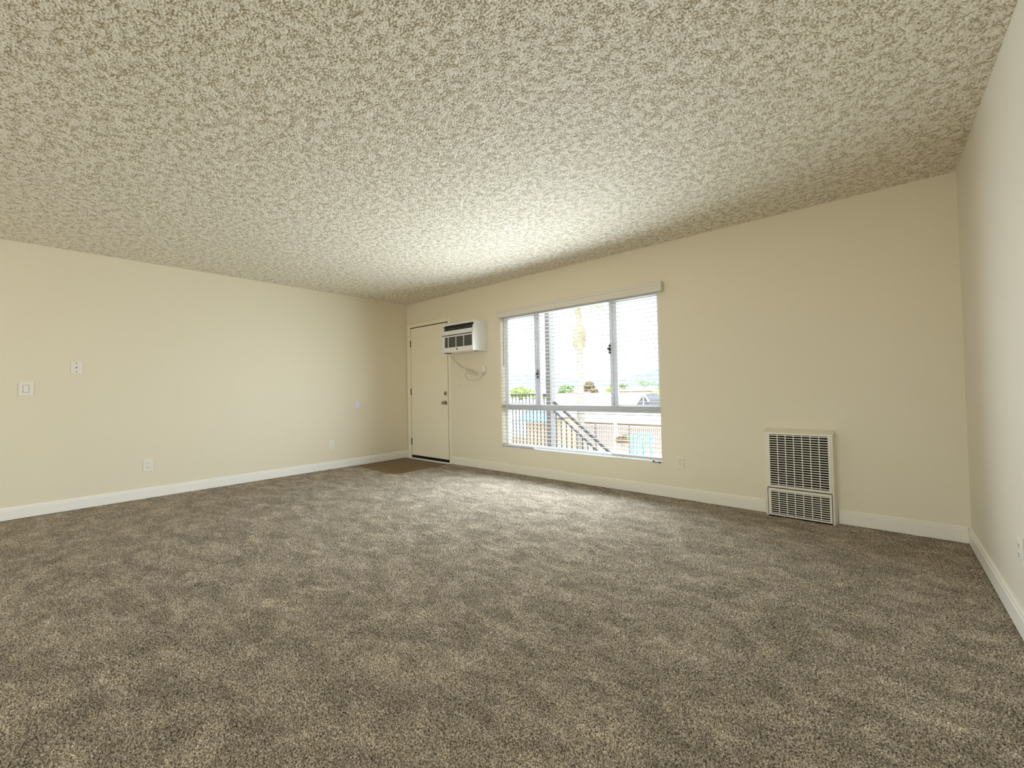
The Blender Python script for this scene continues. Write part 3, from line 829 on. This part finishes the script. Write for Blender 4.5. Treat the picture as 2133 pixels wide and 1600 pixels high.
tree(-29.2, 50, .75, (1.5, 1.2, 1.2), 'leafg', 'green leafy tree left of the palm trunk', 500, .22, 13)
tree(-19.9, 40.5, 1.05, (.75, .7, 1.1), 'leafd', 'ragged brown green tree right of the palm trunk', 500, .16, 14)
tree(-18.0, 38.2, .60, (.75, .7, .55), 'leafd', 'low brown bushy tree beside the ragged tree', 300, .15, 15)
tree(-18.3, 43, .75, (.7, .7, .5), 'leafy', 'yellow green bush behind the brown tree', 250, .15, 16)
tree(-5.8, 26.2, .32, (.92, .9, .68), 'leafy', 'yellow green tree at the right end of the view', 460, .12, 17)
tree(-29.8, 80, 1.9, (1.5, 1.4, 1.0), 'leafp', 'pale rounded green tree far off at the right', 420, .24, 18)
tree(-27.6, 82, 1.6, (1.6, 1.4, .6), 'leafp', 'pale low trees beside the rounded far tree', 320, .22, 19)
tree(-33.5, 78, 1.3, (1.2, 1.0, .7), 'leafg', 'small dark green tree in the far distance', 260, .2, 20)
tree(-40.5, 88, 1.4, (1.4, 1.2, .8), 'leafy', 'yellow green far tree behind the window mullion', 260, .22, 21)
tree(-4.4, 16.7, -1.65, (.5, .3, .32), 'leafd', 'brown flowering shrub in front of the fence', 260, .07, 22, cat='shrub', name='leafy_shrub')
# tall palm with a beehive of dry thatch
t = thing('palm_tree', (-7.73, 18.25, GZ), 'tall palm with a pale trunk and a bulge of dry thatch', 'palm tree')
MB().tube([(0, 0, 0), (-.02, 0, 2), (0, 0, 4.1), (0, 0, 6.3)], [.25, .23, .21, .185], 14).build('trunk', M['trunk'], t, True)
b = MB()
b.lathe([(0.130, 9.177), (0.139, 8.250), (0.158, 7.693), (0.278, 7.462), (0.371, 7.230), (0.380, 6.952), (0.334, 6.581), (0.278, 6.303), (0.222, 6.099)], None, 18)
rr = random.Random(5)
SKP = [(5.9, .06), (6.1, .20), (6.3, .30), (6.6, .345), (6.9, .375), (7.2, .375), (7.4, .32), (7.6, .20), (7.8, .16)]
def skr(z): return float(np.interp(z, [q[0] for q in SKP], [q[1] for q in SKP]))
for i in range(190):
    a = rr.uniform(0, 2*math.pi); z = rr.uniform(6.42, 7.6)
    r1, r2 = skr(z)+.015, skr(z-.34)+rr.uniform(.01, .05)
    b.bar((math.cos(a)*r1, math.sin(a)*r1, z), (math.cos(a+.1)*r2, math.sin(a+.1)*r2, z-.34), .05, .014)
b.build('thatch_skirt', M['skirt'], t)
for i in range(16):
    a = 2*math.pi*i/16 + .2*math.sin(i*3)
    e = .15 + .55*((i*7) % 5)/5
    pts = []
    for k in range(6):
        s = k/5*1.7
        pts.append(Vector((math.cos(a)*s*math.cos(e), math.sin(a)*s*math.cos(e), 8.9 + s*math.sin(e) - .30*s*s)))
    f = MB().tube(pts, [.03, .028, .024, .02, .016, .008], 5)
    for k in range(1, 6):
        for s_ in (-1, 1):
            q = pts[k]; sd_ = Vector((-math.sin(a), math.cos(a), -.4))*s_
            for jj in range(3):
                pp = q - (pts[k]-pts[k-1])*jj/3
                f.bar(pp, pp + sd_*.34 + (pts[k]-pts[k-1])*.7, .035, .006)
    f.build('frond', M['frond'], t)
for a_, l in ((2.6, 1.3), (.4, 1.2)):
    MB().tube([(math.cos(a_)*.12, 0, 7.7), (math.cos(a_)*.22, 0, 7.7+l*.5), (math.cos(a_)*.42, 0, 7.7+l)], [.03, .03, .02], 6).build('leaf_stalk', M['frond'], t)
# utility pole and street lamp far away
t = thing('utility_pole', (-22.5, 57.8, GZ), 'thin grey utility pole in the far distance', 'pole')
MB().lathe([(.06, 0), (.045, 5.6), (0, 5.62)], None, 8).build('pole_shaft', M['pipe'], t)
MB().box(-.4, .4, -.03, .03, 5.2, 5.28).build('cross_arm', M['pipe'], t)
t = thing('street_lamp', (-16.6, 40, GZ), 'small street lamp far off left of the right mullion', 'street lamp')
MB().tube([(0, 0, 0), (0, 0, 5.3), (-.2, 0, 5.72), (-.6, 0, 5.78)], [.05, .04, .03, .025], 8).build('lamp_pole', M['roofw'], t)
MB().box(-.95, -.55, -.08, .08, 5.72, 5.80, bev=.02).build('lamp_head', M['pipe'], t)
